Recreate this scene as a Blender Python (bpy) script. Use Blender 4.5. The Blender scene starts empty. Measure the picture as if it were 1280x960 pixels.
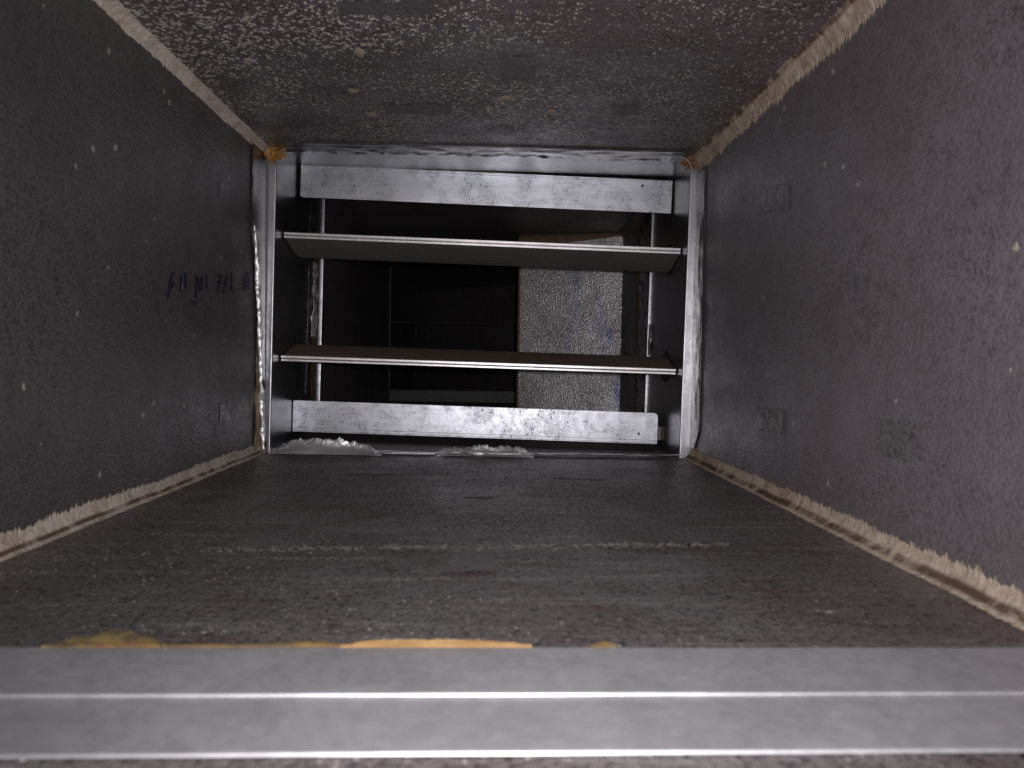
import bpy, bmesh, math, random
from mathutils import Vector, Matrix, noise
random.seed(7)
S = bpy.context.scene
COL = S.collection
R = math.radians

# ------------------------------------------------------------------ camera
CZ = 0.1106                                   # lens height above the duct floor (m)
CAM = Vector((0, 0, CZ))
yaw, pitch, roll = 0.02893, -0.0302, 0.01679
fw = Vector((math.sin(yaw)*math.cos(pitch), math.cos(yaw)*math.cos(pitch), math.sin(pitch)))
r0 = Vector((math.cos(yaw), -math.sin(yaw), 0)); u0 = r0.cross(fw)
rt = r0*math.cos(roll) + u0*math.sin(roll); up = -r0*math.sin(roll) + u0*math.cos(roll)
cd = bpy.data.cameras.new('camera'); cam = bpy.data.objects.new('camera', cd); COL.objects.link(cam)
M4 = Matrix((rt, up, -fw)).transposed().to_4x4(); M4.translation = CAM
cam.matrix_world = M4
cd.sensor_width = 36; cd.lens = 27.0; cd.clip_start = 0.005; cd.clip_end = 50
cd.dof.use_dof = True; cd.dof.focus_distance = 0.96; cd.dof.aperture_fstop = 13
S.camera = cam

# ------------------------------------------------------------------ world + phone flash
W = bpy.data.worlds.new('World'); S.world = W; W.use_nodes = True
bg = W.node_tree.nodes['Background']; bg.inputs[0].default_value = (0.9, 0.92, 1, 1); bg.inputs[1].default_value = 0.012
fl = bpy.data.lights.new('flash', 'SPOT'); fl.energy = 12.5; fl.color = (1.0, 0.965, 0.995)
fl.spot_size = R(124); fl.spot_blend = 1.0; fl.shadow_soft_size = 0.006
flo = bpy.data.objects.new('flash', fl); COL.objects.link(flo)
flo.location = CAM + rt*0.016 + up*0.010 + fw*0.004
flo.rotation_euler = M4.to_euler()
S.cycles.max_bounces = 6; S.cycles.diffuse_bounces = 3; S.cycles.glossy_bounces = 4; S.cycles.transmission_bounces = 1
S.view_settings.view_transform = 'Standard'; S.view_settings.look = 'None'
S.view_settings.exposure = 0.0; S.view_settings.gamma = 1.0; S.view_settings.use_curve_mapping = False

# ------------------------------------------------------------------ duct measures
XL, XR, ZT = -0.2632, 0.2368, 0.3484          # inner faces of the near duct
Y0, Y1 = -0.14, 0.897                          # its ends
def hit(px, py, ax, v):
    """point on an axis-aligned surface of the duct (used to measure where marks lie)"""
    d = fw + rt*((px-640)/960) - up*((py-480)/960)
    return CAM + d*((v - CAM[ax])/d[ax])

# ------------------------------------------------------------------ node helpers
class NT:
    def __init__(s, name):
        s.m = bpy.data.materials.new(name); s.m.use_nodes = True
        s.t = s.m.node_tree; s.b = s.t.nodes['Principled BSDF']
    def n(s, typ, ins=None, **kw):
        x = s.t.nodes.new(typ)
        for k, v in kw.items(): setattr(x, k, v)
        for k, v in (ins or {}).items(): s.set(x.inputs[k], v)
        return x
    def set(s, sock, v):
        if isinstance(v, bpy.types.NodeSocket): s.t.links.new(v, sock)
        elif hasattr(v, 'outputs'): s.t.links.new(v.outputs[0], sock)
        else: sock.default_value = v
    def p(s, **kw):
        for k, v in kw.items(): s.set(s.b.inputs[k.replace('_', ' ')], v)
    def co(s, out='Object', scale=(1, 1, 1), loc=(0, 0, 0)):
        c = s.n('ShaderNodeTexCoord')
        return s.n('ShaderNodeMapping', {'Vector': c.outputs[out], 'Scale': scale, 'Location': loc}).outputs[0]
    def noise(s, vec, scale, detail=3, rough=.55, dist=0):
        return s.n('ShaderNodeTexNoise', {'Vector': vec, 'Scale': scale, 'Detail': detail, 'Roughness': rough, 'Distortion': dist}).outputs['Fac']
    def vor(s, vec, scale, feature='F1', out='Distance', rnd=1.0):
        return s.n('ShaderNodeTexVoronoi', {'Vector': vec, 'Scale': scale, 'Randomness': rnd}, feature=feature).outputs[out]
    def ramp(s, fac, a, b, ca=0.0, cb=1.0):
        return s.n('ShaderNodeMapRange', {'Value': fac, 'From Min': a, 'From Max': b, 'To Min': ca, 'To Max': cb}).outputs[0]
    def math(s, op, a, b=0.0, c=0.0):
        return s.n('ShaderNodeMath', {0: a, 1: b, 2: c}, operation=op).outputs[0]
    def mix(s, fac, a, b):
        x = s.n('ShaderNodeMix', data_type='RGBA')
        s.set(x.inputs[0], fac); s.set(x.inputs[6], a); s.set(x.inputs[7], b)
        return x.outputs[2]
    def bump(s, h, strength=.5, dist=.001, nrm=None):
        d = {'Height': h, 'Strength': strength, 'Distance': dist}
        if nrm is not None: d['Normal'] = nrm
        return s.n('ShaderNodeBump', d).outputs[0]
def c4(r, g, b): return (r, g, b, 1)

def foil(name, scuff=(1, 1, 1), dust=.5, tint=(.36, .345, .35), fleck=.3, rough=.36, emb=.8, streak=.0, blue=0, glint=0.0, emb_scale=400, grain=.6, dustcol=(.105, .093, .092), speck=.5, plane=(1, 1, 0), rust=0.0):
    """dust-filmed embossed aluminium foil facing"""
    k = NT(name); v = k.co()
    h = k.noise(v, emb_scale, 1, .6)
    grime = k.noise(v, 9, 4, .65, .3); fine = k.noise(v, 90, 2, .7)
    base = k.mix(k.ramp(grime, .38, .68), c4(*tint), c4(tint[0]*.66, tint[1]*.61, tint[2]*.60))
    dm = k.ramp(k.math('ADD', grime, k.math('MULTIPLY', fine, .5)), .55, 1.0, dust*.35, dust)
    # dust lies in the emboss hollows, the tops are rubbed bare
    dm = k.math('MULTIPLY_ADD', k.ramp(h, .35, .66, .5, -.5), grain, dm)
    dm = k.n('ShaderNodeClamp', {0: dm}).outputs[0]
    base = k.mix(dm, base, c4(*dustcol))
    sp = k.noise(v, emb_scale*.62, 2, .75)
    base = k.mix(k.math('MULTIPLY', k.ramp(sp, .46, .34), k.math('MULTIPLY', k.ramp(grime, .35, .6, .4, 1), speck)), base, c4(.03, .024, .022))
    metal = k.ramp(dm, 0, 1, .96, .15)
    if rust > 0:       # brown grime patches
        rz = k.math('MULTIPLY', k.ramp(k.noise(k.co(scale=(1, 1.6, 1), loc=(.3, .7, 0)), 13, 4, .7, .5), .50, .68), k.ramp(h, .35, .6, .4, 1))
        base = k.mix(k.math('MULTIPLY', rz, rust), base, c4(.070, .036, .024))
    if fleck > 0:      # light splatter flecks, one per chosen cell
        vn = k.n('ShaderNodeTexVoronoi', {'Vector': k.co(scale=plane), 'Scale': 52.0})
        sx = k.n('ShaderNodeSeparateColor', {0: vn.outputs['Color']})
        size = k.math('MULTIPLY', k.math('POWER', k.ramp(sx.outputs[0], 1-fleck, 1, 0.0, 1), 2.2), .115)
        fm = k.math('MULTIPLY', k.math('GREATER_THAN', k.math('MULTIPLY', size, k.ramp(h, .3, .7, .4, 1.5)), vn.outputs['Distance']), .65)
        base = k.mix(fm, base, c4(.46, .42, .37)); metal = k.math('MULTIPLY', metal, k.math('SUBTRACT', 1, fm))
    if glint > 0:      # sparkle of the emboss painted in as pale dots, denser towards the left
        zone = k.ramp(k.noise(v, 6, 4, .7, .4), .32, .58)
        sepx = k.n('ShaderNodeSeparateXYZ', {0: v})
        zone = k.math('MULTIPLY', zone, k.ramp(sepx.outputs[0], -.22, .22, 1.0, .45))
        vn = k.n('ShaderNodeTexVoronoi', {'Vector': k.co(scale=plane), 'Scale': 400.0})
        sx = k.n('ShaderNodeSeparateColor', {0: vn.outputs['Color']})
        g = k.math('GREATER_THAN', k.math('MULTIPLY', k.math('POWER', sx.outputs[0], 2.0), k.ramp(zone, 0, 1, .10, .85*glint)), vn.outputs['Distance'])
        base = k.mix(g, base, c4(.60, .55, .49)); metal = k.math('MULTIPLY', metal, k.math('SUBTRACT', 1, k.math('MULTIPLY', g, .6)))
    if streak > 0:
        st = k.noise(k.co(scale=(7, 110, 110)), 1, 4, .7, .3)
        sm = k.math('MULTIPLY', k.ramp(st, .54, .72), k.ramp(h, .42, .6))
        base = k.mix(k.math('MULTIPLY', sm, streak), base, c4(.34, .32, .31)); metal = k.math('MULTIPLY', metal, k.ramp(sm, 0, 1, 1, 1-streak*.7))
    if blue:
        bz = k.ramp(k.noise(k.co(scale=(1, 1, .45)), 16, 3, .6, .3), .52, .66)
        sepx = k.n('ShaderNodeSeparateXYZ', {0: k.n('ShaderNodeTexCoord').outputs['Object']})
        bz = k.math('MULTIPLY', bz, k.ramp(sepx.outputs[0], .11, .20))
        base = k.mix(k.math('MULTIPLY', bz, .55), base, c4(.03, .07, .24))
    nrm = k.bump(h, emb, .0012)
    rg = k.math('ADD', k.ramp(fine, .2, .8, rough-.07, rough+.08), k.math('MULTIPLY', dm, .2))
    k.p(Base_Color=base, Metallic=metal, Roughness=rg, Normal=nrm)
    return k.m

def galv(name, tint=(.60, .61, .64), rough=.30, pits=0.0, spangle=.5, grainv=(4, 4, 160), brush=.3, dirt=.25, wave=.04, metal=1.0):
    k = NT(name); v = k.co()
    big = k.noise(v, 34, 3, .6, .8); fine = k.noise(v, 240, 1, .6)
    br = k.noise(k.co(scale=grainv), 6, 3, .65)
    a = c4(*tint); b = c4(*[t*.74 for t in tint])
    base = k.mix(k.math('MULTIPLY', k.ramp(big, .42, .62), spangle), a, b)
    base = k.mix(k.math('MULTIPLY', k.ramp(br, .5, .7), dirt), base, c4(.22, .205, .20))
    rr = k.math('ADD', k.ramp(fine, .3, .7, rough-.03, rough+.04), k.ramp(big, .35, .65, -.025*spangle, .03*spangle))
    met = metal
    if pits > 0:
        pz = k.ramp(big, .44, .60)
        pm = k.math('MULTIPLY', k.math('GREATER_THAN', k.noise(k.co(scale=(1, 1, .75)), 420, 2, .7), .60), pz)
        pm = k.math('MAXIMUM', pm, k.math('GREATER_THAN', k.noise(k.co(scale=(14, 14, 300)), 4, 2, .6), .71))
        base = k.mix(k.math('MULTIPLY', pm, pits), base, c4(.06, .055, .055))
        met = k.math('SUBTRACT', metal, k.math('MULTIPLY', pm, pits*.8))
    nrm = k.bump(k.math('ADD', k.math('MULTIPLY', fine, .10), k.math('ADD', k.math('MULTIPLY', br, brush*.2), k.math('MULTIPLY', big, wave*4))), .5, .0006)
    k.p(Base_Color=base, Metallic=met, Roughness=rr, Normal=nrm)
    return k.m

def sealant(name, a, b, amt, groove=None, gw=.12):
    """beige joint sealant; UV.x runs across the bead, UV.y along it (m)"""
    k = NT(name); v = k.co(); uv = k.n('ShaderNodeTexCoord').outputs['UV']
    sep = k.n('ShaderNodeSeparateXYZ', {0: uv})
    st = k.noise(k.n('ShaderNodeMapping', {'Vector': uv, 'Scale': (2.2, 230, 1)}).outputs[0], 1, 4, .65, .4)
    big = k.noise(v, 34, 4, .65, .5); fi = k.noise(v, 420, 3, .7)
    m = k.ramp(k.math('ADD', k.math('MULTIPLY', st, .55), k.math('MULTIPLY', big, .6)), .52, .72, 0, 1)
    col = k.mix(k.math('MULTIPLY', m, amt), c4(*a), c4(*b))
    col = k.mix(k.ramp(fi, .5, .72, 0, .45), col, c4(b[0]*.7, b[1]*.7, b[2]*.7))
    if groove is not None:
        off = k.math('ADD', sep.outputs[0], k.ramp(k.noise(v, 25, 3), 0, 1, -.09, .09))
        gm = k.ramp(k.math('ABSOLUTE', k.math('SUBTRACT', off, groove)), gw*.4, gw, 1, 0)
        gm = k.math('MULTIPLY', gm, k.ramp(big, .36, .54, .1, 1))
        col = k.mix(gm, col, c4(.075, .042, .026))
    k.p(Base_Color=col, Roughness=.75, Normal=k.bump(k.math('ADD', fi, k.math('MULTIPLY', st, .4)), .6, .0012))
    return k.m

def plain(name, col, rough=.6, metal=0, bump=0, scale=200, var=.25, col2=None):
    k = NT(name); v = k.co(); n1 = k.noise(v, scale*.25, 4, .6); n2 = k.noise(v, scale, 3, .6)
    c2 = col2 or tuple(x*(1-var) for x in col)
    k.p(Base_Color=k.mix(k.ramp(n1, .38, .64), c4(*col), c4(*c2)), Roughness=k.ramp(n2, .2, .8, rough-.06, rough+.08), Metallic=metal)
    if bump: k.p(Normal=k.bump(n2, bump, .001))
    return k.m

MT = {}
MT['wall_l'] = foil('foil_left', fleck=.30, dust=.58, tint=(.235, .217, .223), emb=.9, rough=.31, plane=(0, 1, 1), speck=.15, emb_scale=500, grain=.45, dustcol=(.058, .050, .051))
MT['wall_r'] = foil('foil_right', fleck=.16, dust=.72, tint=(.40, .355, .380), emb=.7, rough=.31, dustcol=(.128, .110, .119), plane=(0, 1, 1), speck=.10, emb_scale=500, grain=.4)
MT['ceil'] = foil('foil_top', fleck=.0, dust=.70, tint=(.36, .325, .338), rust=.45, glint=1.05, emb=.8, dustcol=(.110, .090, .092), speck=.6)
MT['floor'] = foil('foil_floor', fleck=.05, dust=.78, tint=(.33, .31, .31), streak=1.0, glint=.36, emb=1.0, dustcol=(.082, .071, .069), speck=.9, rust=.7, grain=1.1, emb_scale=340)
MT['back'] = foil('foil_back', fleck=.0, dust=.7, tint=(.30, .28, .275), emb=.8, dustcol=(.080, .070, .066))
MT['endp'] = foil('foil_end_panel', fleck=.0, dust=.30, tint=(.48, .475, .48), emb=.75, blue=1, rough=.38, emb_scale=420, grain=.8, speck=.5)
MT['foam'] = plain('cut_foam', (.42, .36, .22), .85, 0, .8, 500, col2=(.22, .15, .08))
MT['galv_bar'] = galv('galvanised_bar', (.50, .515, .55), .43, pits=.8, spangle=.8, grainv=(3, 3, 120), dirt=.35)
MT['galv_frame'] = galv('galvanised_frame', (.25, .25, .262), .32, spangle=.3, grainv=(90, 90, 4), wave=.01, brush=.1)
MT['dull_dark'] = galv('dull_frame_floor', (.12, .11, .105), .55, spangle=.3, metal=.4, wave=.02)  # darker and less metallic than the rest of the frame
MT['lip'] = galv('flange_lip_metal', (.36, .36, .38), .40, spangle=.5, grainv=(90, 90, 4), wave=.02)
MT['galv_blade'] = galv('galvanised_blade', (.235, .22, .21), .52, spangle=.5, grainv=(3, 60, 60), dirt=.5, metal=.6)
MT['blade_brown'] = galv('dusty_brown_blade', (.20, .15, .115), .55, spangle=.5, grainv=(3, 60, 60), dirt=.4, metal=.45)
MT['far_metal'] = galv('far_dull_metal', (.06, .058, .055), .5, spangle=.3, metal=.6)
MT['hem'] = galv('blade_hem_metal', (.72, .70, .70), .38, spangle=.5)
MT['fold'] = galv('back_fold_metal', (.46, .45, .46), .38, spangle=.5)
MT['strip'] = galv('strip_aluminium', (.58, .567, .59), .46, spangle=.7, grainv=(4, 50, 50), dirt=.12, brush=.04, wave=.012, metal=.78)
MT['tape'] = galv('tape_aluminium', (.34, .335, .34), .30, spangle=.4, grainv=(80, 80, 6), dirt=.45, wave=.1)
MT['crumple'] = galv('crumpled_foil', (.84, .825, .83), .38, spangle=.1, dirt=.12, metal=.8)
MT['black'] = plain('black_nylon', (.012, .012, .013), .5)
MT['steel'] = galv('shaft_steel', (.45, .45, .46), .3)
MT['bead_tl'] = sealant('sealant_grey_beige', (.56, .49, .42), (.16, .10, .07), .5)
MT['bead_tr'] = sealant('sealant_brown_flecked', (.43, .35, .27), (.15, .085, .045), .75, groove=.86, gw=.22)
MT['bead_bl'] = sealant('sealant_dirty', (.47, .41, .35), (.13, .085, .055), .6, groove=.62, gw=.16)
MT['bead_br'] = sealant('sealant_brown_groove', (.46, .375, .29), (.15, .09, .05), .7, groove=.60, gw=.24)
MT['bead_back'] = sealant('sealant_back', (.13, .085, .05), (.05, .03, .02), .6)
MT['tuft'] = plain('amber_glue', (.36, .18, .035), .45, 0, .6, 600, col2=(.13, .055, .012))
MT['tuft2'] = plain('brown_glue', (.20, .10, .03), .45, 0, .6, 600, col2=(.07, .03, .015))
MT['glue'] = plain('ochre_glue', (.30, .185, .085), .14, 0, .4, 160, col2=(.20, .12, .05))
MT['glueline'] = plain('amber_glue_line', (.21, .125, .045), .55, 0, .6, 220, col2=(.10, .07, .035))
MT['gluedry'] = plain('dried_olive_glue', (.22, .155, .045), .75, 0, .8, 400, col2=(.10, .075, .035))
MT['ink'] = plain('navy_marker', (.008, .010, .035), .5)
MT['bluepen'] = plain('blue_marker', (.02, .07, .30), .5)

# ------------------------------------------------------------------ object helpers
def tag(o, label=None, cat=None, group=None, kind=None):
    for k, v in (('label', label), ('category', cat), ('group', group), ('kind', kind)):
        if v: o[k] = v
    return o
def empty(name, loc=(0, 0, 0)):
    o = bpy.data.objects.new(name, None); o.location = loc; o.empty_display_size = .02; COL.objects.link(o); return o
def mesh(name, verts, faces, mat, parent=None, smooth=False, uv=None):
    me = bpy.data.meshes.new(name); me.from_pydata([tuple(v) for v in verts], [], faces); me.update()
    if uv:
        l = me.uv_layers.new(name='UVMap')
        for lp in me.loops: l.data[lp.index].uv = uv[lp.vertex_index]
    me.materials.append(mat)
    if smooth: me.polygons.foreach_set('use_smooth', [True]*len(me.polygons))
    o = bpy.data.objects.new(name, me); COL.objects.link(o)
    if parent: o.parent = parent
    return o
def bmobj(name, bm, mat, parent=None, smooth=False):
    bmesh.ops.recalc_face_normals(bm, faces=bm.faces[:])
    me = bpy.data.meshes.new(name); bm.to_mesh(me); bm.free(); me.materials.append(mat)
    if smooth: me.polygons.foreach_set('use_smooth', [True]*len(me.polygons))
    o = bpy.data.objects.new(name, me); COL.objects.link(o)
    if parent: o.parent = parent
    return o
def box(name, x, y, z, mat, parent=None, bev=0.0, seg=2):
    bm = bmesh.new(); bmesh.ops.create_cube(bm, size=1)
    for v in bm.verts:
        v.co = Vector((x[0] if v.co.x < 0 else x[1], y[0] if v.co.y < 0 else y[1], z[0] if v.co.z < 0 else z[1]))
    if bev: bmesh.ops.bevel(bm, geom=bm.edges[:], offset=bev, segments=seg, profile=.5, affect='EDGES')
    return bmobj(name, bm, mat, parent, False)
def prism(name, pts, y0, y1, mat, parent=None, axis='x', bev=0):
    """closed outline pts (a,b) extruded along an axis"""
    n = len(pts); V = []
    for e in (y0, y1):
        for a, b in pts: V.append((e, a, b) if axis == 'x' else (a, e, b) if axis == 'y' else (a, b, e))
    Fc = [tuple(range(n)), tuple(range(2*n-1, n-1, -1))] + [(i, (i+1) % n, n+(i+1) % n, n+i) for i in range(n)]
    bm = bmesh.new(); vs = [bm.verts.new(p) for p in V]
    for f in Fc: bm.faces.new([vs[i] for i in f])
    if bev: bmesh.ops.bevel(bm, geom=bm.edges[:], offset=bev, segments=2, profile=.5, affect='EDGES')
    return bmobj(name, bm, mat, parent)
def grid(name, P, nu, nv, mat, parent=None, thick=0, uv=None, smooth=True):
    V = [P(i/(nu-1), j/(nv-1)) for i in range(nu) for j in range(nv)]
    Fc = [(i*nv+j, (i+1)*nv+j, (i+1)*nv+j+1, i*nv+j+1) for i in range(nu-1) for j in range(nv-1)]
    U = [uv(i/(nu-1), j/(nv-1)) for i in range(nu) for j in range(nv)] if uv else None
    o = mesh(name, V, Fc, mat, parent, smooth, U)
    if thick:
        s = o.modifiers.new('thickness', 'SOLIDIFY'); s.thickness = thick; s.offset = 0
    return o
def nz(x, y=0, z=0, s=1): return noise.noise(Vector((x*s+13.1, y*s+5.7, z*s+2.3)))

# ------------------------------------------------------------------ near duct
T = .02
duct = empty('insulated_duct', (0, 0, -T))
tag(duct, 'dusty foil faced rectangular duct in front of the damper, with sealant along its corners', 'duct')
def dpart(o): o.parent = duct; o.location.z += T; return o
dpart(box('bottom_panel', (XL-T, XR+T), (Y0, Y1), (-T, 0), MT['floor']))
dpart(box('top_panel', (XL-T, XR+T), (Y0, Y1), (ZT, ZT+T), MT['ceil']))
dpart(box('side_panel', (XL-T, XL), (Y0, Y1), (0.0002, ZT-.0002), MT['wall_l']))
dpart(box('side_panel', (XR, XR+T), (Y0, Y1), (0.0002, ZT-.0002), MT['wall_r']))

def bead(name, cx, cz, sx, sz, wa, wb, mat, parent, y0=.12, y1=.893, step=.0009, fringe_a=.25, fringe_b=.25, bulge=.3, seed=0, x_of=None):
    """fillet bead in a corner: wa = spread over the side wall, wb = over top/bottom; rough fringed rims"""
    n = int((y1-y0)/step); K = 9; V = []; U = []
    rnd = random.Random(seed)
    for i in range(n+1):
        y = y0+(y1-y0)*i/n
        lo = nz(y*14, seed, 0)*.26 + nz(y*55, seed, 3)*.12
        fa = (rnd.random()**2*1.6-.3)*fringe_a + nz(y*260, seed, 9)*fringe_a*.6
        fb = (rnd.random()**2*1.6-.3)*fringe_b + nz(y*260, seed, 17)*fringe_b*.6
        a0_ = max(.002, wa*(1+lo)); b0_ = max(.002, wb*(1-lo*.7))
        for j in range(K):
            t = j/(K-1)
            a = a0_*(1+fa*(1, .6, .2)[j]) if j < 3 else a0_
            b = b0_*(1+fb*(1, .6, .2)[K-1-j]) if j > K-4 else b0_
            # from side wall rim (t=0) through the fillet to the top/bottom rim (t=1)
            px = b*t**1.9; pz = a*(1-t)**1.9
            k = math.sin(math.pi*t)*bulge*min(wa, wb)*.5*(1+.6*nz(y*45, t*4, seed)+.3*nz(y*160, t*6, seed))
            px += k*.7 + .0003; pz += k*.7 + .0003
            V.append((cx+sx*px, y, cz+sz*pz)); U.append((t, y))
    Fc = [(i*K+j, (i+1)*K+j, (i+1)*K+j+1, i*K+j+1) for i in range(n) for j in range(K-1)]
    o = mesh(name, V, Fc, mat, None, True, U)
    return o
dpart(bead('sealant_bead', XL, ZT, 1, -1, .0072, .0090, MT['bead_tl'], None, fringe_a=.16, fringe_b=.10, bulge=.5, seed=1))
dpart(bead('sealant_bead', XR, ZT, -1, -1, .0150, .0085, MT['bead_tr'], None, fringe_a=.22, fringe_b=.12, bulge=.6, seed=2))
dpart(bead('sealant_bead', XL, 0, 1, 1, .0112, .0075, MT['bead_bl'], None, fringe_a=.17, fringe_b=.14, bulge=.25, seed=3))
dpart(bead('sealant_bead', XR, 0, -1, 1, .0112, .0095, MT['bead_br'], None, fringe_a=.17, fringe_b=.14, bulge=.2, seed=4))

# maker's stamps: smooth faint squares pressed in the foil, each with a few worn strokes
MT['stamp'] = foil('stamp_foil', fleck=0, dust=.62, tint=(.34, .325, .335), emb=.22, rough=.40)
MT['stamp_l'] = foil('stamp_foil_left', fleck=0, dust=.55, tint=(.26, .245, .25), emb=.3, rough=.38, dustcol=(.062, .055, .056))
MT['stampdark'] = foil('stamp_foil_dark', fleck=0, dust=.75, tint=(.31, .285, .295), emb=.45, rough=.42)
MT['stampink'] = foil('stamp_stroke', fleck=0, dust=.35, tint=(.42, .405, .41), emb=.2, rough=.36)
def on_plane(ax, v, px, py): return hit(px, py, ax, v)
def stamp(ax, v, corners, mat, strokes=(), inset=None):
    off = {0: (.0004 if v < 0 else -.0004), 2: (.0004 if v < .1 else -.0004), 1: -.0005}[ax]
    def pt(px, py, k=1):
        p = on_plane(ax, v, px, py); p[ax] += off*k; return p
    V = [pt(*c) for c in corners]
    o = mesh('printed_mark', V, [(0, 1, 2, 3)], MT[mat]); dpart(o)
    if strokes:
        VV = []; FF = []
        for (ua, va, ub, vb, w) in strokes:           # in the unit square of the stamp
            def q(u, w_): return (V[0]*(1-u)+V[1]*u)*(1-w_) + (V[3]*(1-u)+V[2]*u)*w_
            d = Vector((ub-ua, vb-va)); d.normalize(); nn = Vector((-d.y, d.x))*w
            n0 = len(VV)
            for (u, s) in (((ua, va), 1), ((ub, vb), 1), ((ub, vb), -1), ((ua, va), -1)):
                p = q(u[0]+nn.x*s, u[1]+nn.y*s); p = p.copy(); p[ax] += off*.6; VV.append(p)
            FF.append((n0, n0+1, n0+2, n0+3))
        tag(mesh('lettering', VV, FF, MT['stampink'], o), kind='stuff')
    return o
UUU = [(.08, .1, .08, .75, .05), (.08, .82, .3, .82, .05), (.3, .1, .3, .75, .05), (.42, .1, .42, .75, .05), (.42, .82, .62, .82, .05), (.62, .2, .62, .75, .05), (.74, .1, .74, .9, .05), (.9, .1, .9, .9, .05)]
PAL = [(.12, .12, .12, .88, .05), (.12, .15, .4, .15, .05), (.4, .15, .4, .5, .05), (.15, .5, .4, .5, .05), (.52, .88, .62, .3, .05), (.62, .3, .75, .88, .05), (.86, .12, .86, .88, .05)]
stamp(0, XR, [(953, 236), (988, 228), (988, 262), (953, 268)], 'stamp', UUU)
stamp(0, XR, [(947, 508), (982, 512), (982, 544), (947, 538)], 'stamp', PAL)
stamp(0, XR, [(1096, 522), (1152, 528), (1152, 578), (1096, 570)], 'stamp')
stamp(0, XL, [(274, 226), (286, 229), (286, 249), (274, 247)], 'stamp_l', PAL)
stamp(0, XL, [(274, 504), (287, 502), (287, 527), (274, 530)], 'stamp_l', PAL)
stamp(2, 0, [(562, 690), (618, 690), (623, 714), (558, 714)], 'stampdark', [(.02, .05, .85, .05, .03), (.05, .75, .6, .68, .04)])
stamp(2, 0, [(436, 588), (498, 589), (497, 594), (432, 593)], 'stamp', [(.05, .5, .9, .5, .12)])
stamp(2, 0, [(580, 613), (617, 613), (618, 622), (577, 622)], 'stamp', [(.05, .1, .95, .1, .05), (.05, .9, .4, .9, .05)])
stamp(2, 0, [(690, 595), (760, 597), (760, 600), (690, 598)], 'stamp')
stamp(2, ZT, [(625, 70), (671, 70), (669, 100), (626, 100)], 'stampdark')
stamp(2, ZT, [(420, 2), (545, 2), (540, 18), (424, 18)], 'stampdark')
stamp(2, ZT, [(478, 130), (565, 130), (563, 143), (482, 142)], 'stampdark')
stamp(2, ZT, [(765, 130), (800, 130), (798, 143), (764, 143)], 'stampdark')

# worn dotted scratch across the floor, dried splashes on the top panel
V = []; Fc = []
rr = random.Random(5)
for i in range(420):
    px = 250+660*rr.random()**.8; py = 688 - (px-250)*.010 + rr.gauss(0, 1.6)
    p = hit(px, py, 2, 0); s = .0006+.0012*rr.random(); n0 = len(V)
    m = rr.randint(4, 6); a0 = rr.random()*6
    for k in range(m): V.append((p.x+math.cos(a0+k*6.283/m)*s*rr.uniform(.8, 1.9), p.y+math.sin(a0+k*6.283/m)*s*rr.uniform(.5, 1), .0005))
    Fc.append(tuple(range(n0, n0+m)))
sc = mesh('scratch', V, Fc, plain('rubbed_foil', (.46, .42, .39), .6, .2)); dpart(sc); tag(sc, kind='stuff')
splash = plain('beige_splash', (.36, .31, .22), .6, 0, .5, 500)
for (px, py, s) in ((450, 65, 9), (440, 113, 7), (466, 143, 7), (633, 122, 8), (688, 140, 8), (455, 55, 4), (578, 172, 5)):
    V = []
    c = hit(px, py, 2, ZT)
    for k in range(16):
        a = k*2*math.pi/16; q = hit(px+s*math.cos(a)*rr.uniform(.5, 1.3), py+s*.6*math.sin(a)*rr.uniform(.5, 1.3), 2, ZT); V.append((q.x, q.y, ZT-.0004))
    V.append((c.x, c.y, ZT-.0013))
    dpart(mesh('glue_splash', V, [(k, (k+1) % 16, 16) for k in range(16)], splash))

# marker writing on the left panel, cut off by the tape
def ribbon(pts, w, ax, V, Fc, off):
    for a, b in zip(pts[:-1], pts[1:]):
        A = Vector(a); B = Vector(b); d = (B-A)
        if d.length < 1e-6: continue
        d.normalize(); n = Vector((-d.y, d.x))*w; n0 = len(V)
        for q in (A+n-d*w*.4, B+n+d*w*.4, B-n+d*w*.4, A-n-d*w*.4):
            p = hit(q.x, q.y, *ax); p[ax[0]] += off; V.append(p)
        Fc.append((n0, n0+1, n0+2, n0+3))
strokes = [[(217, 341), (213, 346), (211, 356), (210, 372)], [(212, 352), (216, 353), (215, 358), (212, 360)], [(213, 342), (218, 341)],
           [(226, 343), (225, 363)], [(231, 342), (231, 361)], [(245, 344), (244, 372)], [(245, 346), (249, 353), (252, 346), (252, 362)], [(257, 342), (258, 360)], [(248, 350), (249, 364)],
           [(270, 345), (276, 344), (273, 354), (271, 366)], [(270, 353), (275, 352)], [(283, 344), (278, 367)], [(283, 346), (281, 358)], [(289, 340), (288, 362), (291, 363)], [(305, 362), (307, 342), (310, 341), (310, 361)], [(306, 353), (310, 352)],
           [(238, 377), (244, 378), (244, 382)]]
chars = {}
for st_ in strokes:
    cx_ = sum(p[0] for p in st_)/len(st_)
    key = min((214, 226, 231, 250.5, 258.5, 273, 282, 289.5, 308), key=lambda c: abs(c-cx_)) if st_[0][1] < 370 else 0
    chars.setdefault(key, []).append(st_)
for key, sts in chars.items():
    V = []; Fc = []
    for i_, s_ in enumerate(sts): ribbon(s_, 1.25, (0, XL), V, Fc, .0005+.00005*i_)
    dpart(mesh('handwritten_character', V, Fc, MT['ink']))

# exposed cut foam at the panel's end, below the peeled tape
def PF(u, v):
    z = .003+.150*u; y = .862+.034*v + .012*u
    return (XL+.0012+.0016*nz(z*60, y*90), min(y, .8965), z)
dpart(grid('exposed_foam', PF, 60, 10, MT['foam']))

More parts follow.
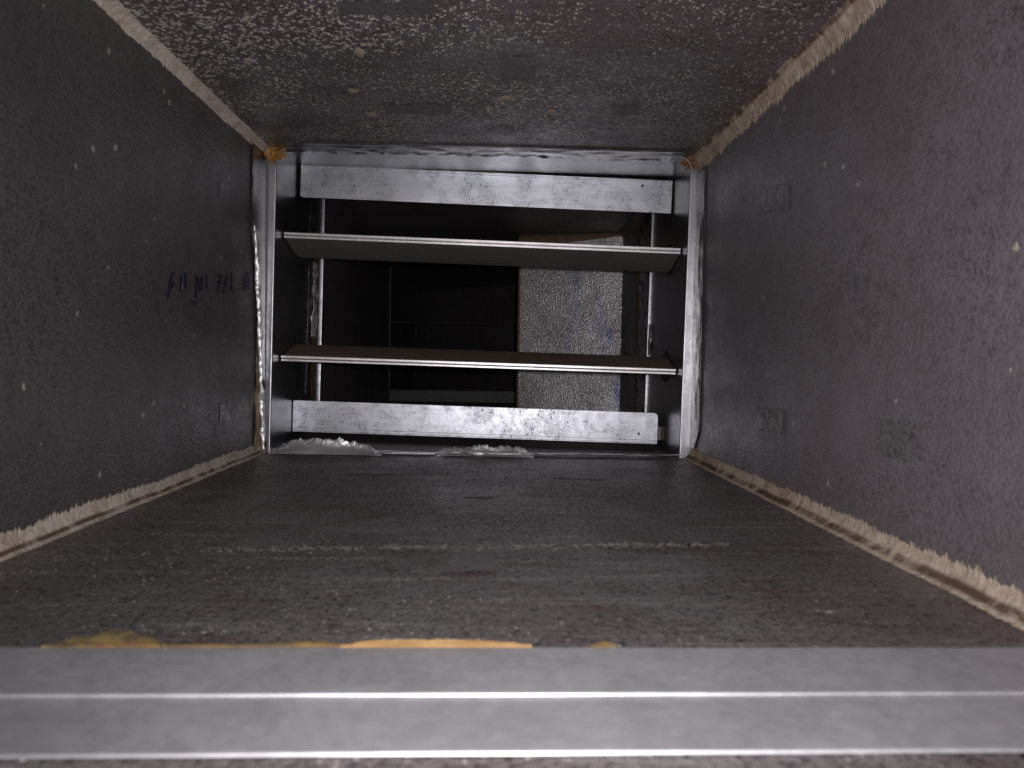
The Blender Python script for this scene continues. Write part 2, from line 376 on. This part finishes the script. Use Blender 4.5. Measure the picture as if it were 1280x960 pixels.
# ------------------------------------------------------------------ damper between the two ducts
dm = empty('volume_damper', (-.0160, .900, .0005))
dm.rotation_euler = (0, R(0.9), R(-1.3))
tag(dm, 'galvanised volume damper with two horizontal blades, framed across the duct', 'damper')
HW, ZH, DP = .2405, .3515, .225            # half width, inner height, depth (local: x, z up from base, y depth)
t = .0014
fr = box('side_frame', (-HW-t, -HW), (0.0, DP), (-.001, ZH+.001), MT['galv_frame'], dm)
fr2 = box('side_frame', (HW, HW+t), (0.0, DP), (-.001, ZH+.001), MT['galv_frame'], dm)
box('top_frame', (-HW, HW), (0.0, DP), (ZH, ZH+t), MT['galv_frame'], dm)
box('bottom_frame', (-HW, HW), (0.0, DP), (-t, 0), MT['dull_dark'], dm)
# rolled front lips and back folds
for s in (-1, 1):
    a, b = (-HW-.026, -HW+.0012) if s < 0 else (HW-.0012, HW+.026)
    box('flange_lip', (a, b), (-.0035, -.0002), (-.012, ZH+.012), MT['lip'], dm, .0014, 3)
    a, b = (-HW-.020, -HW+.0026) if s < 0 else (HW-.0026, HW+.020)
    box('back_fold', (a, b), (DP+.0002, DP+.0035), (-.012, ZH+.012), MT['fold'], dm, .0010, 3)
box('flange_lip', (-HW, HW), (-.0033, -.0002), (ZH-.0006, ZH+.025), MT['lip'], dm, .001, 2)
box('flange_lip', (-HW, HW), (-.0033, -.0002), (-.025, .0006), MT['lip'], dm, .001, 2)
# blade stops: folded angle bars across the top and bottom
def stop_bar(x0, x1, y, z0, z1, up_, tilt):
    e = .0015; c = .006; n = 5
    # face outline with rounded inner corners, extruded in depth
    pts = []
    def arc(cx, cz, a0, rad=c):
        for i in range(n+1):
            a = a0+math.pi/2*i/n; pts.append((cx+rad*math.cos(a), cz+rad*math.sin(a)))
    sm = .0008
    if up_:   # bar hanging from the top: rounded at the lower corners
        arc(x1-sm, z1-sm, 0, sm); arc(x0+sm, z1-sm, math.pi/2, sm); arc(x0+c*.6, z0+c*.6, math.pi, c*.6); arc(x1-sm, z0+sm, 1.5*math.pi, sm)
    else:
        arc(x1-c, z1-c, 0); arc(x0+sm*2, z1-sm*2, math.pi/2, sm*2); arc(x0+sm, z0+sm, math.pi, sm); arc(x1-sm, z0+sm, 1.5*math.pi, sm)
    o = prism('blade_stop', pts, y, y+e, MT['galv_bar'], dm, 'y')
    zz = (z1-e, z1) if up_ else (z0, z0+e)
    w = box('return_leg', (x0+.001, x1-.001), (y+e+.0002, y+.04), zz, MT['galv_frame'], o)
    bnd = box('bend', (x0+.002, x1-.002), (y-.0012, y-.0001), ((z1-.0035, z1-.0012) if up_ else (z0+.0012, z0+.0050)), MT['galv_bar'], o, .0005, 2)
    o.rotation_euler = (0, R(tilt), 0)
    return o
stop_bar(-.2401, .2345, .090, .3085, .3500, True, .60)
b2 = stop_bar(-.2395, .2310, .090, .0100, .0500, False, .20)
for s in (-1, 1):      # bottom bar's fixing tab
    x = -.2395 if s < 0 else .2310
    box('fixing_tab', ((-HW+.0002, x+.012) if s < 0 else (x-.012, HW-.0002)), (.112, .1135), (.0125, .030), MT['dull_dark'], dm)
# fixing holes in the bars
for (x, z) in ((.200, .340), (.207, .022)):
    bm = bmesh.new(); bmesh.ops.create_cone(bm, cap_ends=True, segments=14, radius1=.0017, radius2=.0017, depth=.0012)
    for v in bm.verts: v.co = Vector((v.co.x, v.co.z, v.co.y))
    o = bmobj('rivet_hole', bm, MT['black'], dm); o.location = (x, .0896, z)

# aerofoil blades
def blade(zc, tilt, thu, thd, extra, mat='galv_blade'):
    P = Vector((0, .098, zc))
    b = empty('blade', P); b.parent = dm; b.rotation_euler = (R(tilt), R(extra), 0)
    c = .066; n = 12
    top = []; bot = []
    for i in range(n+1):
        u = -1+2*i/n; h = 1-abs(u)**1.25
        top.append((u*c, .0013+thu*h)); bot.append((u*c, -.0013-thd*h))
    pts = top+bot[::-1]
    L = .2392
    prism('aerofoil_skin', pts, -L, L, MT[mat], b, 'x')
    # hemmed leading edge: two folded lips with a fine gap
    h1 = box('hem', (-L, L), (-c-.0030, -c-.0002), (.0004, .0040), MT['hem'], b, .0007, 2)
    h2 = box('hem', (-L, L), (-c-.0022, -c-.0002), (-.0034, -.0002), MT['hem'], b, .0007, 2)
    box('hem', (-L, L), (c+.0002, c+.0028), (-.0028, .0028), MT['hem'], b, .0007, 2)
    for s in (-1, 1):
        bm = bmesh.new(); bmesh.ops.create_cone(bm, cap_ends=True, segments=28, radius1=.0205, radius2=.0185, depth=.0022)
        for v in bm.verts: v.co = Vector((v.co.z*-s, v.co.x, v.co.y))
        o = bmobj('pivot_bush', bm, MT['black'], b, False); o.location = (s*(HW-.0013), 0, 0)
        bm = bmesh.new(); bmesh.ops.create_cone(bm, cap_ends=True, segments=16, radius1=.005, radius2=.005, depth=.02)
        for v in bm.verts: v.co = Vector((v.co.z, v.co.x, v.co.y))
        o = bmobj('shaft', bm, MT['steel'], b, False); o.location = (s*(HW+.002), 0, 0)
    return b
blade(.2495, -1.2, .012, .0150, .42)
blade(.1100, 5.0, .0115, .0050, .12, 'blade_brown')

# ------------------------------------------------------------------ duct behind the damper
bd = empty('branch_duct', (0, 0, -T))
tag(bd, 'dark foil lined duct behind the damper, narrowing past a lit end panel', 'duct')
def bpart(o): o.parent = bd; o.location.z += T; return o
YB = 1.134
XB = .2405
bpart(box('bottom_panel', (XL-T, XB+T), (YB, 2.75), (-T, 0), MT['back']))
bpart(box('top_panel', (XL-T, XB+T), (YB, 2.75), (ZT+.001, ZT+T), MT['back']))
bpart(box('side_panel', (XL-T, XL), (YB, 2.75), (.0003, ZT+.0007), MT['back']))
bpart(box('side_panel', (XB, XB+T), (YB, 1.44), (.0003, ZT+.0007), MT['back']))
# splayed end panel and the passage wall behind it
E0 = Vector((.0555, 1.472)); E1 = Vector((XB, 1.412)); dn = (E1-E0).normalized(); nn = Vector((-dn.y, dn.x))*T
def wallplan(name, a, b, mat, zz=(.0004, ZT+.0006), th=nn):
    q = [a, b, b+th, a+th]
    return bpart(prism(name, [(p.x, p.y) for p in q], zz[0], zz[1], mat, None, 'z'))
wallplan('end_panel', E0, E1, MT['endp'])
wallplan('side_panel', Vector((E0.x+.022, E0.y+.02)), Vector((E0.x+.022, 2.3)), MT['back'], th=Vector((T, 0)))
wallplan('cut_edge', E0+Vector((-.0035, .0005)), E0+Vector((-.0002, .0003)), plain('cut_edge_brown', (.20, .10, .06), .8, 0, .5, 400), th=Vector((0, .02)))
# turning panel added at the far end, angled to throw the flash aside
wallplan('elbow_deflector', Vector((XL+.001, 2.70)), Vector((E0.x+.40, 2.05)), MT['back'], th=Vector((.012, .016)))
# far joint profile: low bright sill and cross seam
fj = MT['steel']
bpart(box('joint_profile', (XL+.002, E0.x+.02), (2.00, 2.03), (.001, .030), MT['black']))
bpart(box('joint_edge', (XL+.004, E0.x+.018), (1.994, 1.9995), (.0290, .0310), MT['far_metal'], None, .0006))
bpart(box('cross_rod', (XL+.0005, E0.x+.0215), (2.010, 2.0135), (.2045, .2060), MT['far_metal'], None, .0006))
bpart(box('joint_edge', (XL+.0005, XL+.004), (2.00, 2.004), (.032, ZT-.002), MT['black']))
def bead2(name, A, B, mat):
    """bead along the top of the end panel, tapering"""
    n = 160; K = 7; V = []; U = []
    for i in range(n+1):
        s = i/n; p = A.lerp(B, s); w = .017*(1-.35*s)*(1+.35*nz(s*14, 3)+.25*nz(s*60, 8)); h = .020*(1-.80*s)*(1+.25*nz(s*11, 5)+.25*nz(s*70))+.002
        for j in range(K):
            tt = j/(K-1)
            V.append((p.x+nn.normalized().x*-(w*tt**1.7+.0004), p.y+nn.normalized().y*-(w*tt**1.7+.0004), ZT+.0005-h*(1-tt)**1.7)); U.append((tt, s*.2))
    return bpart(mesh(name, V, [(i*K+j, (i+1)*K+j, (i+1)*K+j+1, i*K+j+1) for i in range(n) for j in range(K-1)], mat, None, True, U))
bead2('sealant_bead', E0, E1, MT['bead_back'])
bpart(bead('sealant_bead', XB, ZT, -1, -1, .010, .010, MT['bead_back'], None, 1.14, 1.41, .002, seed=6))
# worn print and blue marker on the lit end panel
def ep(px, py, off=.0006):
    """point on the end panel"""
    d = fw + rt*((px-640)/960) - up*((py-480)/960)
    n3 = Vector((-nn.normalized().x, -nn.normalized().y, 0)); P0 = Vector((E0.x, E0.y, 0))
    k = (P0-CAM).dot(n3)/d.dot(n3); return CAM+d*k+n3*off
MT['endprint'] = foil('end_print', fleck=0, dust=.3, tint=(.55, .55, .56), emb=.25, rough=.36)
def epstroke(name, segs, w, mat, off):
    V = []; Fc = []
    for (x0, y0, x1, y1) in segs:
        A = Vector((x0, y0)); B = Vector((x1, y1)); d = (B-A).normalized(); n = Vector((-d.y, d.x))*w; n0 = len(V)
        for q in (A+n, B+n, B-n, A-n): V.append(ep(q.x, q.y, off))
        Fc.append((n0, n0+1, n0+2, n0+3))
    return bpart(mesh(name, V, Fc, mat))
for segs in ([(655, 421, 661, 421), (661, 421, 661, 432), (656, 426, 661, 426), (655, 426, 655, 432), (655, 432, 661, 432)], [(665, 418, 665, 432)],
             [(724, 433, 727, 420), (727, 420, 731, 433)], [(734, 420, 734, 433), (734, 420, 740, 420), (734, 426, 739, 426)], [(743, 420, 743, 433), (743, 433, 748, 433)], [(751, 433, 757, 420), (757, 420, 758, 433)]):
    epstroke('letter', segs, 1.2, MT['endprint'], .0006)
# shiny tape joints just behind the damper
def tape_wall(name, x, sgn, ya, yb, za, zb, amp, seed, mat, parent, jag=.004, thick=.0002, nu=90, nv=16):
    def P(u, v):
        z = za+(zb-za)*u; j0 = jag*nz(z*70, seed); j1 = jag*nz(z*70, seed+9)
        y = (ya+j0)*(1-v)+(yb+j1)*v
        w = amp*(abs(nz(z*35, y*120, seed))+.6*abs(nz(z*130, y*160, seed+3)))
        return (x+sgn*(.0008+w), y, z)
    return grid(name, P, nu, nv, mat, parent, thick)
bpart(tape_wall('joint_tape', XB, -1, YB+.006, 1.235, .004, ZT-.004, .004, 31, MT['tape'], None, .003))
bpart(tape_wall('joint_tape', XL, 1, YB+.006, 1.205, .004, ZT-.004, .004, 37, MT['tape'], None, .003))
bpart(tape_wall('glue_stain', XB, -1, 1.236, 1.262, .004, ZT-.004, .002, 41, MT['tuft2'], None, .006))

tape_wall('sealing_strip', -HW, 1, .150, .176, .052, ZH-.01, .0012, 51, MT['tape'], dm, .0012)
tape_wall('glue_stain', -HW, 1, .177, .196, .052, .285, .0014, 53, MT['tuft2'], dm, .004)
tape_wall('torn_tape', -HW, 1, .172, .196, .135, .238, .004, 57, MT['crumple'], dm, .008)
tape_wall('torn_tape', HW, -1, .205, .222, .125, .170, .003, 59, MT['crumple'], dm, .006)
# ------------------------------------------------------------------ tape over the damper joint (near side)
def tape_left(u, v):
    z = .004+(ZT-.008)*u
    peel = min(1, max(0, (.248-z)/.235))
    yf = .849+.036*peel**.85 + .0015*nz(z*90, 4)
    y = yf*(1-v)+.8985*v
    lift = (1-v)**2*(peel > 0)*(.0045*min(1, peel*4))*(1+.9*nz(z*55, 2))
    cr = .0012*abs(nz(z*120, v*6, 1))*(.25+peel)
    return (XL+.0016+max(0, lift)+cr+.0007*abs(nz(z*16, v*2, 8)), y, z)
o = grid('foil_tape', tape_left, 200, 16, MT['tape'], None, .00025)
tag(o, 'foil tape down the left panel at the damper, its lower edge peeled and wrinkled', 'tape', 'tape strips round the damper joint')
# curled bright rim of the peeled part
def rim(u, v):
    z = .004+.250*u; peel = (.248-z)/.235
    peel = max(0, min(1, peel)); yf = .849+.036*peel**.85 + .0015*nz(z*90, 4)
    a = v*4.2; r = .0016*(1+.8*nz(z*70, 11))*(.35+min(1, peel*6))*(1-.3*(z < .02))
    return (XL+.0050+r*math.cos(a)+.0012*nz(z*160, 7), yf-.0006+r*math.sin(a)+.0012*nz(z*160, 17), z)
rm = grid('curled_edge', rim, 240, 8, MT['crumple'], o, .0002)
def tape_right(u, v):
    z = .012+(ZT-.030)*u; y0 = .852+.0008*nz(z*60, 21)+(.030*max(0, (.035-z)/.035)); y = y0*(1-v)+.8995*v
    return (XR-.0012-.0012*abs(nz(z*20, v*3, 5))-.0008*abs(nz(z*90, v*9, 6)), y, z)
o = grid('foil_tape', tape_right, 160, 14, MT['tape'], None, .00025)
tag(o, 'smooth foil tape down the right panel at the damper', 'tape', 'tape strips round the damper joint')
def tape_top(u, v):
    x = XL+.020+(XR-XL-.036)*u; y = .858*(1-v)+(.8985+.002*nz(x*40, 3))*v
    return (x, y, ZT-.0012-.0012*abs(nz(x*22, v*3, 5))-(.0016*abs(nz(x*60, v*5, 16)) + .0016*abs(nz(x*150, v*3)))*v**2)
o = grid('foil_tape', tape_top, 220, 12, MT['tape'], None, .00025)
tag(o, 'dull foil tape under the top panel above the damper, its rim ragged', 'tape', 'tape strips round the damper joint')
def tape_bot(u, v):
    x = XL+.012+(XR-XL-.024)*u
    yf = .884+.006*nz(x*17, 5)+.004*nz(x*60, 9); y = yf*(1-v)+.8985*v
    return (x, y, .0008+.0022*(1-v)**.5+.0026*abs(nz(x*40, v*2, 15))*(1-v*.4)+.0012*abs(nz(x*130, v*4, 4)))
o = grid('foil_tape', tape_bot, 240, 10, MT['crumple'], None, .00025)
tag(o, 'bright crinkled foil tape along the floor at the foot of the damper', 'tape', 'tape strips round the damper joint')

# loose crumpled foil scraps
def scrap(name, px0, px1, d, height, seed, label, ridge):
    xa = (px0-613)*d/960; xb = (px1-613)*d/960
    def P(u, v):
        x = xa+(xb-xa)*u; prof = ridge(u)
        rise = v/.55 if v < .55 else max(0, 1-((v-.55)/.45)**1.5)
        k = min(1, max(0, (v-.30)/.25)); k = k*k*(3-2*k)
        fold = .5-abs(nz(x*64+v*3, v*3, seed+1)); tiny = .5-abs(nz(x*170, v*6, seed+4))
        z = .0010 + (height-.002)*prof*rise*(1+.30*nz(x*38, v*2, seed)) + (.0085*fold+.0045*tiny)*min(1, prof*3)*k*rise + .0016*fold*rise
        y = d-.022+.030*v+.006*nz(x*40, seed, v*2)*(1-v)
        z = max(.0009, z)
        return (x+.003*nz(v*6, x*80, seed), y, z)
    o = grid(name, P, 90, 22, MT['crumple'], None, .00015, smooth=False)
    tag(o, label, 'foil scrap', 'loose foil scraps'); return o
scrap('foil_scrap', 345, 482, .893, .0150, 3, 'larger crumpled foil scrap lifting at the bottom left of the damper', lambda u: max(0.02, math.sin(math.pi*min(1, (u/.38)*.5 if u < .38 else .5+.5*(u-.38)/.62)))**1.1)
scrap('foil_scrap', 548, 668, .896, .0075, 9, 'smaller crumpled foil scrap at the middle of the damper foot', lambda u: max(.05, math.sin(math.pi*u)**.8))
# tiny torn tag inside the far passage
def tg(u, v): return (E0.x+.0185-.004*v-.003*abs(nz(u*7, v)), 1.60+.02*v, .172+.045*u+.002*nz(u*9, v*3))
o = grid('torn_tape', tg, 16, 5, MT['crumple'], None, .0002)
bpart(o)

# glue tufts in the upper corners of the damper joint
def tuft(name, c, r, mat, seed, label, n=46, squash=(1, .7, .8)):
    rn = random.Random(seed); bm = bmesh.new()
    bmesh.ops.create_icosphere(bm, subdivisions=3, radius=1)
    for v in bm.verts:
        k = .72+.55*nz(v.co.x*2.2, v.co.y*2.2, v.co.z*2.2+seed)+.30*nz(v.co.x*7, v.co.y*7, v.co.z*7+seed)
        v.co = Vector((v.co.x*squash[0], v.co.y*squash[1], v.co.z*squash[2]))*r*k
    for i in range(n):                       # stiff strands standing out of the lump
        a = rn.uniform(0, 6.28); e = rn.uniform(-1.1, 1.1)
        d = Vector((math.cos(a)*math.cos(e), -abs(math.sin(a))*.6*math.cos(e), math.sin(e))).normalized()
        s = d*r*.45; tip = d*r*rn.uniform(1.0, 1.75)+Vector((0, 0, -.1*r)); w = r*rn.uniform(.05, .12)
        q = d.orthogonal().normalized()*w; q2 = d.cross(q).normalized()*w
        vs = [bm.verts.new(s+q), bm.verts.new(s-q*.5+q2*.8), bm.verts.new(s-q*.5-q2*.8), bm.verts.new(tip)]
        for f in ((0, 1, 3), (1, 2, 3), (2, 0, 3)): bm.faces.new([vs[k] for k in f])
    o = bmobj(name, bm, mat); o.location = c
    tag(o, label, 'glue lump'); return o
tuft('glue_lump', (XL+.016, .888, ZT-.006), .0115, MT['tuft'], 3, 'amber fibrous glue lump in the top left corner of the damper', squash=(1.3, .7, .8))
tuft('glue_lump', (XR-.010, .884, ZT-.007), .0100, MT['tuft2'], 8, 'brown glue lump in the top right corner of the damper', squash=(1.2, .7, .8))
# torn tape corner standing by the right lump
def tc(u, v): return (XR-.022+.012*u+.002*v, .872+.006*v, ZT-.004-.014*u**1.6+.002*v)
tag(grid('tape_shred', tc, 14, 4, MT['crumple'], None, .0002), 'pale torn tape shred beside the brown glue lump', 'tape')

# ------------------------------------------------------------------ cover strip across the floor in the foreground
cs = empty('joint_strip', (0, .25, 0)); cs.rotation_euler = (0, 0, R(.9))
tag(cs, 'wide grey aluminium joint strip of two lapped plates across the floor in the foreground', 'metal strip')
def plate(name, y0, y1, z0, z1, mat):
    nx = 70
    prof = [(y0+.0006, z0), (y0, z0+.0004), (y0-.0001, z1-.0007), (y0+.0003, z1-.0002), (y0+.0011, z1), (y1-.0006, z1), (y1, z1-.0005), (y1, z0)]
    V = []; n = len(prof)
    xs = [XL+.004+(XR-XL-.008)*i/nx for i in range(nx+1)]
    for x in xs:
        for (y, z) in prof: V.append((x, y-.25+.0003*nz(x*25, z*100), z))
    Fc = [(i*n+j, (i+1)*n+j, (i+1)*n+(j+1) % n, i*n+(j+1) % n) for i in range(nx) for j in range(n)]
    Fc += [tuple(range(n)), tuple(range(nx*n+n-1, nx*n-1, -1))]
    bm = bmesh.new(); vs = [bm.verts.new(v) for v in V]
    for f in Fc: bm.faces.new([vs[i] for i in f])
    return bmobj(name, bm, mat, cs)
plate('upper_plate', .2458, .2862, .0019, .0027, MT['strip'])
plate('lower_plate', .2102, .2845, .0004, .0018, MT['strip'])

# ochre glue squeezed out behind the strip
def glue(name, px0, px1, wide, high, mat, seed, label, prof):
    a = hit(px0, 808, 2, .0031); b = hit(px1, 807, 2, .0031)
    def P(u, v):
        p = a.lerp(b, u); k = prof(u)*min(1, 10*u+.05, 10*(1-u)+.05)*(1+.35*nz(u*6, seed)+.10*nz(u*22, seed+2))
        yy = p.y+.0008 + wide*k*v*(1+.12*nz(u*30, seed+5, v))
        z = .0027*(1-v)**.5 + .0005 + high*k*math.sin(math.pi*min(1, .15+.85*v))**.8*(1+.15*nz(u*18, v*2, seed))
        return (p.x, yy, max(.0006, z))
    o = grid(name, P, 140, 10, mat); tag(o, label, 'glue', 'glue along the joint strip'); return o
glue('glue_bead', 425, 665, .0040, .0026, MT['glue'], 3, 'glossy ochre glue bead behind the middle of the joint strip', lambda u: .12+.95*math.sin(math.pi*u)**.6*(1-.35*u))
glue('glue_bead', 60, 440, .0045, .0012, MT['glueline'], 5, 'thin ochre glue line between the olive patch and the glossy bead', lambda u: .75+.3*nz(u*4, 2))
glue('glue_bead', 50, 205, .0170, .0014, MT['gluedry'], 7, 'dry olive glue patch at the left end of the joint strip', lambda u: max(.08, 1.1*math.sin(math.pi*min(1, u*1.0))**.8))
glue('glue_bead', 738, 770, .0030, .0014, MT['glueline'], 9, 'short ochre glue drop right of the glossy bead', lambda u: .2+.8*math.sin(math.pi*u))
